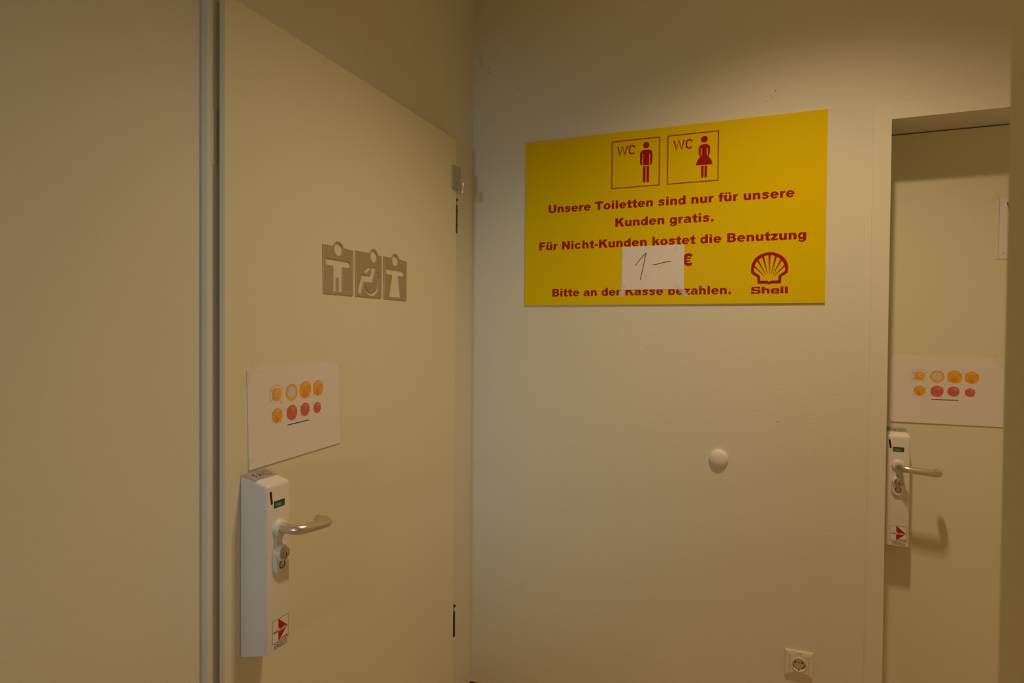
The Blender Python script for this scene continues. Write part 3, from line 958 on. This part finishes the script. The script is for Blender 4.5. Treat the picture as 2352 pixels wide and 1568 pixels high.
    for k in range(1, 11):
        a = PI / 2 * k / 10
        path.append(lp(ln - b2 + b2 * math.sin(a), zt - b2 + b2 * math.cos(a)))
    path.append(lp(ln, zt - 0.036))
    path.append(lp(ln, zt - 0.040))
    rr = [rad] * (len(path) - 1) + [rad * .72]
    bm = bmesh.new()
    tube(bm, path, rr, 24)
    finish('lever_handle', bm, 'alu', t, 50)
    # maker's label
    bm = bmesh.new()
    box(bm, -.0212, .0285, .0008, .0668, z - .0004, z + .0002)
    lb = finish('label_sticker', bm, 'label', t)
    bm = bmesh.new()
    zz = z + .0002
    fx0, fx1, fy0, fy1 = -.0195, .0270, .0165, .0642
    outline(bm, fx0, fy0, fx1, fy1, .0007, zz, .0002)
    solid(bm, rc(-.0020, fy0, -.0013, fy1), zz, zz + .00015)
    solid(bm, [(-.0016, fy0 + .0008), (.0246, (fy0 + fy1) / 2), (-.0016, fy1 - .0008)], zz, zz + .0002, 1)
    text(bm, 'we', -.0170, -.0030, .0365, .0068, zz + .0001, .012, 1)
    text(bm, 'Roka', -.0022, .0218, .0365, .0068, zz + .0003, .012, 2)
    text(bm, 'SYSTEM', .0040, .0240, .0180, .0038, zz + .0001, .01, 1)
    text(bm, 'Türschließautomaten', -.0150, .0235, .0123, .0026, zz + .0001, .0, 0)
    for sx in (-.0190, .0265): solid(bm, disc(sx, .0138, .0008, 10), zz, zz + .0002)
    text(bm, 'info@weroka.com', -.0150, .0238, .0076, .0028, zz + .0001, .012, 0)
    text(bm, 'www.weroka.com', -.0150, .0238, .0034, .0028, zz + .0001, .012, 0)
    finish('label_print', bm, ['lblack', 'lred', 'label'], lb)
    # foil on the sloping top: 1 x and a coin
    sl = math.atan2(zt0 - zt1, d)
    bm = bmesh.new()
    def T(x, s): return (x, zt0 - s * math.sin(sl) + .0002, .0008 + s * math.cos(sl))
    def flat(pts, h, mi):
        vs = [bm.verts.new(Vector(T(*p)) + Vector((0, math.cos(sl), math.sin(sl))) * h) for p in pts]
        f = bm.faces.new(vs); f.material_index = mi
        bmesh.ops.triangulate(bm, faces=[f])
    flat([(-hw + .001, .001), (hw - .001, .001), (hw - .001, .040), (-hw + .001, .040)], 0, 0)
    flat(stroke([(-.0205, .0175), (-.0155, .0135), (-.0155, .0275)], .0022), .0003, 1)
    flat(stroke([(-.0065, .0165), (.0010, .0270)], .0022), .0003, 1)
    flat(stroke([(-.0065, .0270), (.0010, .0165)], .0022), .0004, 1)
    flat(disc(.0170, .0205, .0100), .0003, 1)
    flat(disc(.0170, .0205, .0094), .0004, 2)
    flat(disc(.0170, .0205, .0064), .0005, 3)
    flat(stroke([(.0148, .0180), (.0170, .0160), (.0170, .0250)], .0012), .0006, 1)
    finish('coin_foil', bm, ['foil', 'ink', 'foilgold', 'foil'], t)
    return t
CL1 = coin_lock(on_left(DX, -1.1510, 0.7587), 'white coin lock box with lever handle on the left door')
CL2 = coin_lock(on_back(1.4428, R2, 0.7587), 'white coin lock box with lever handle on the recessed right door')

# ------------------------------------------------------------------ hook plate by the left door's hinge
HK = thing('metal_hook', 'grey metal hook plate with upright pin at the hinge edge of the left door', 'hook', on_left(DX, -0.2536, 1.9180))
bm = bmesh.new()
solid(bm, rpoly([(0, 0, .002), (.0565, 0, .002), (.0565, .072, .002), (.050, .0795, .002), (.038, .0795, 0), (.036, .077, 0), (0, .0795, .002)]), 0.0, .0078)
finish('plate', bm, 'steel', HK)
bm = bmesh.new(); rbox(bm, .0330, .0410, -.0130, -.0090, .001, .0270, .001, 2); box(bm, .034, .040, -.012, .004, .001, .005); finish('arm', bm, 'steel', HK)
bm = bmesh.new()
bmt = bmesh.new()
lathe(bmt, [(0, -.0135), (.0050, -.0135), (.0062, -.0115), (.0066, -.0100), (.0066, .0225), (.0060, .0240), (0, .0243)], 0, 0, 20)
bmt.transform(Matrix.Translation((.0370, -.0025, .0250)) @ Matrix.Rotation(R(-90), 4, 'X'))
add(bm, bmt)
finish('pin', bm, 'alu', HK, 40)

# ------------------------------------------------------------------ wall bumper
bm = bmesh.new()
prof = [(0.0303, 0.0), (0.0306, 0.0025)] + [(0.0306 * math.cos(R(a)) ** .9 if a < 90 else 0, 0.0025 + 0.0150 * math.sin(R(a))) for a in range(6, 91, 6)]
lathe(bm, prof, 0, 0, 48)
o = finish('door_stop', bm, 'knob', None, 60)
o.matrix_world = on_back(0.9125, 0, 1.0085)
tag(o, 'round white rubber door stop bumper on the back wall below the sign', 'door stop')

# ------------------------------------------------------------------ socket
SK = thing('power_socket', 'white square wall socket low on the back wall beside the door frame', 'socket', on_back(1.1630, 0, 0.3742))
bm = bmesh.new()
h = 0.0404
fr = [(h, 0.0), (h, 0.006), (h - .0012, .0078), (h - .0085, .0098), (.0282, .0104), (.0282, .0085)]
rings = [[bm.verts.new((s * sx, s * sy, z)) for sx, sy in ((-1, -1), (1, -1), (1, 1), (-1, 1))] for s, z in fr]
for a, b in zip(rings, rings[1:]):
    for k in range(4): bm.faces.new((a[k], a[(k + 1) % 4], b[(k + 1) % 4], b[k]))
f = finish('cover_frame', bm, 'plastic', SK)
bm = bmesh.new(); text(bm, 'F17', -.0062, .0050, .0308, .0042, .0102, .0, th=.0002); finish('socket_number', bm, 'ink', f)
bm = bmesh.new()
# insert: square face with a round opening
ro, ri = .0232, .0196
sq = .0276
N = 48
circ = [(ro * math.cos(2 * PI * k / N), ro * math.sin(2 * PI * k / N)) for k in range(N)]
def sqp(a):
    c, s = math.cos(a), math.sin(a)
    m_ = max(abs(c), abs(s))
    return (sq * c / m_, sq * s / m_)
a_ = [bm.verts.new((*sqp(2 * PI * k / N), .0118)) for k in range(N)]
b_ = [bm.verts.new((x, y, .0118)) for x, y in circ]
s_ = [bm.verts.new((*sqp(2 * PI * k / N), .006)) for k in range(N)]
for k in range(N):
    kk = (k + 1) % N
    bm.faces.new((a_[k], a_[kk], b_[kk], b_[k]))
    bm.faces.new((s_[k], s_[kk], a_[kk], a_[k]))
finish('insert', bm, 'plastic', SK)
bm = bmesh.new()
lathe(bm, [(ro, .0118), (ro, .0135), (ro - .0012, .0146), (ri + .0008, .0146), (ri, .0136), (ri - .0005, .0018), (0, .0018)], 0, 0, N)
w = finish('round_well', bm, 'plastic', SK, 40)
bm = bmesh.new()
for x, y, r in ((-.0095, .0022, .0026), (.0095, .0022, .0026)):
    solid(bm, disc(x, y, r, 16), .0018, .0022)
solid(bm, band((0, 0, .0189, .0189), (0, 0, .0174, .0174), 200, 345, 24), .0018, .0021)  # black arc paints the shaded crescent along the well's groove
finish('pin_holes_and_shade', bm, 'black', w)
bm = bmesh.new(); solid(bm, disc(0, .0022, .0020, 14), .0018, .0022); finish('screw', bm, 'hinge', w)
for s in (-1, 1):
    bm = bmesh.new()
    box(bm, -.0016, .0016, s * .0192 - .0012, s * .0192 + .0012, .002, .0130)
    finish('earth_clip', bm, 'black', w)
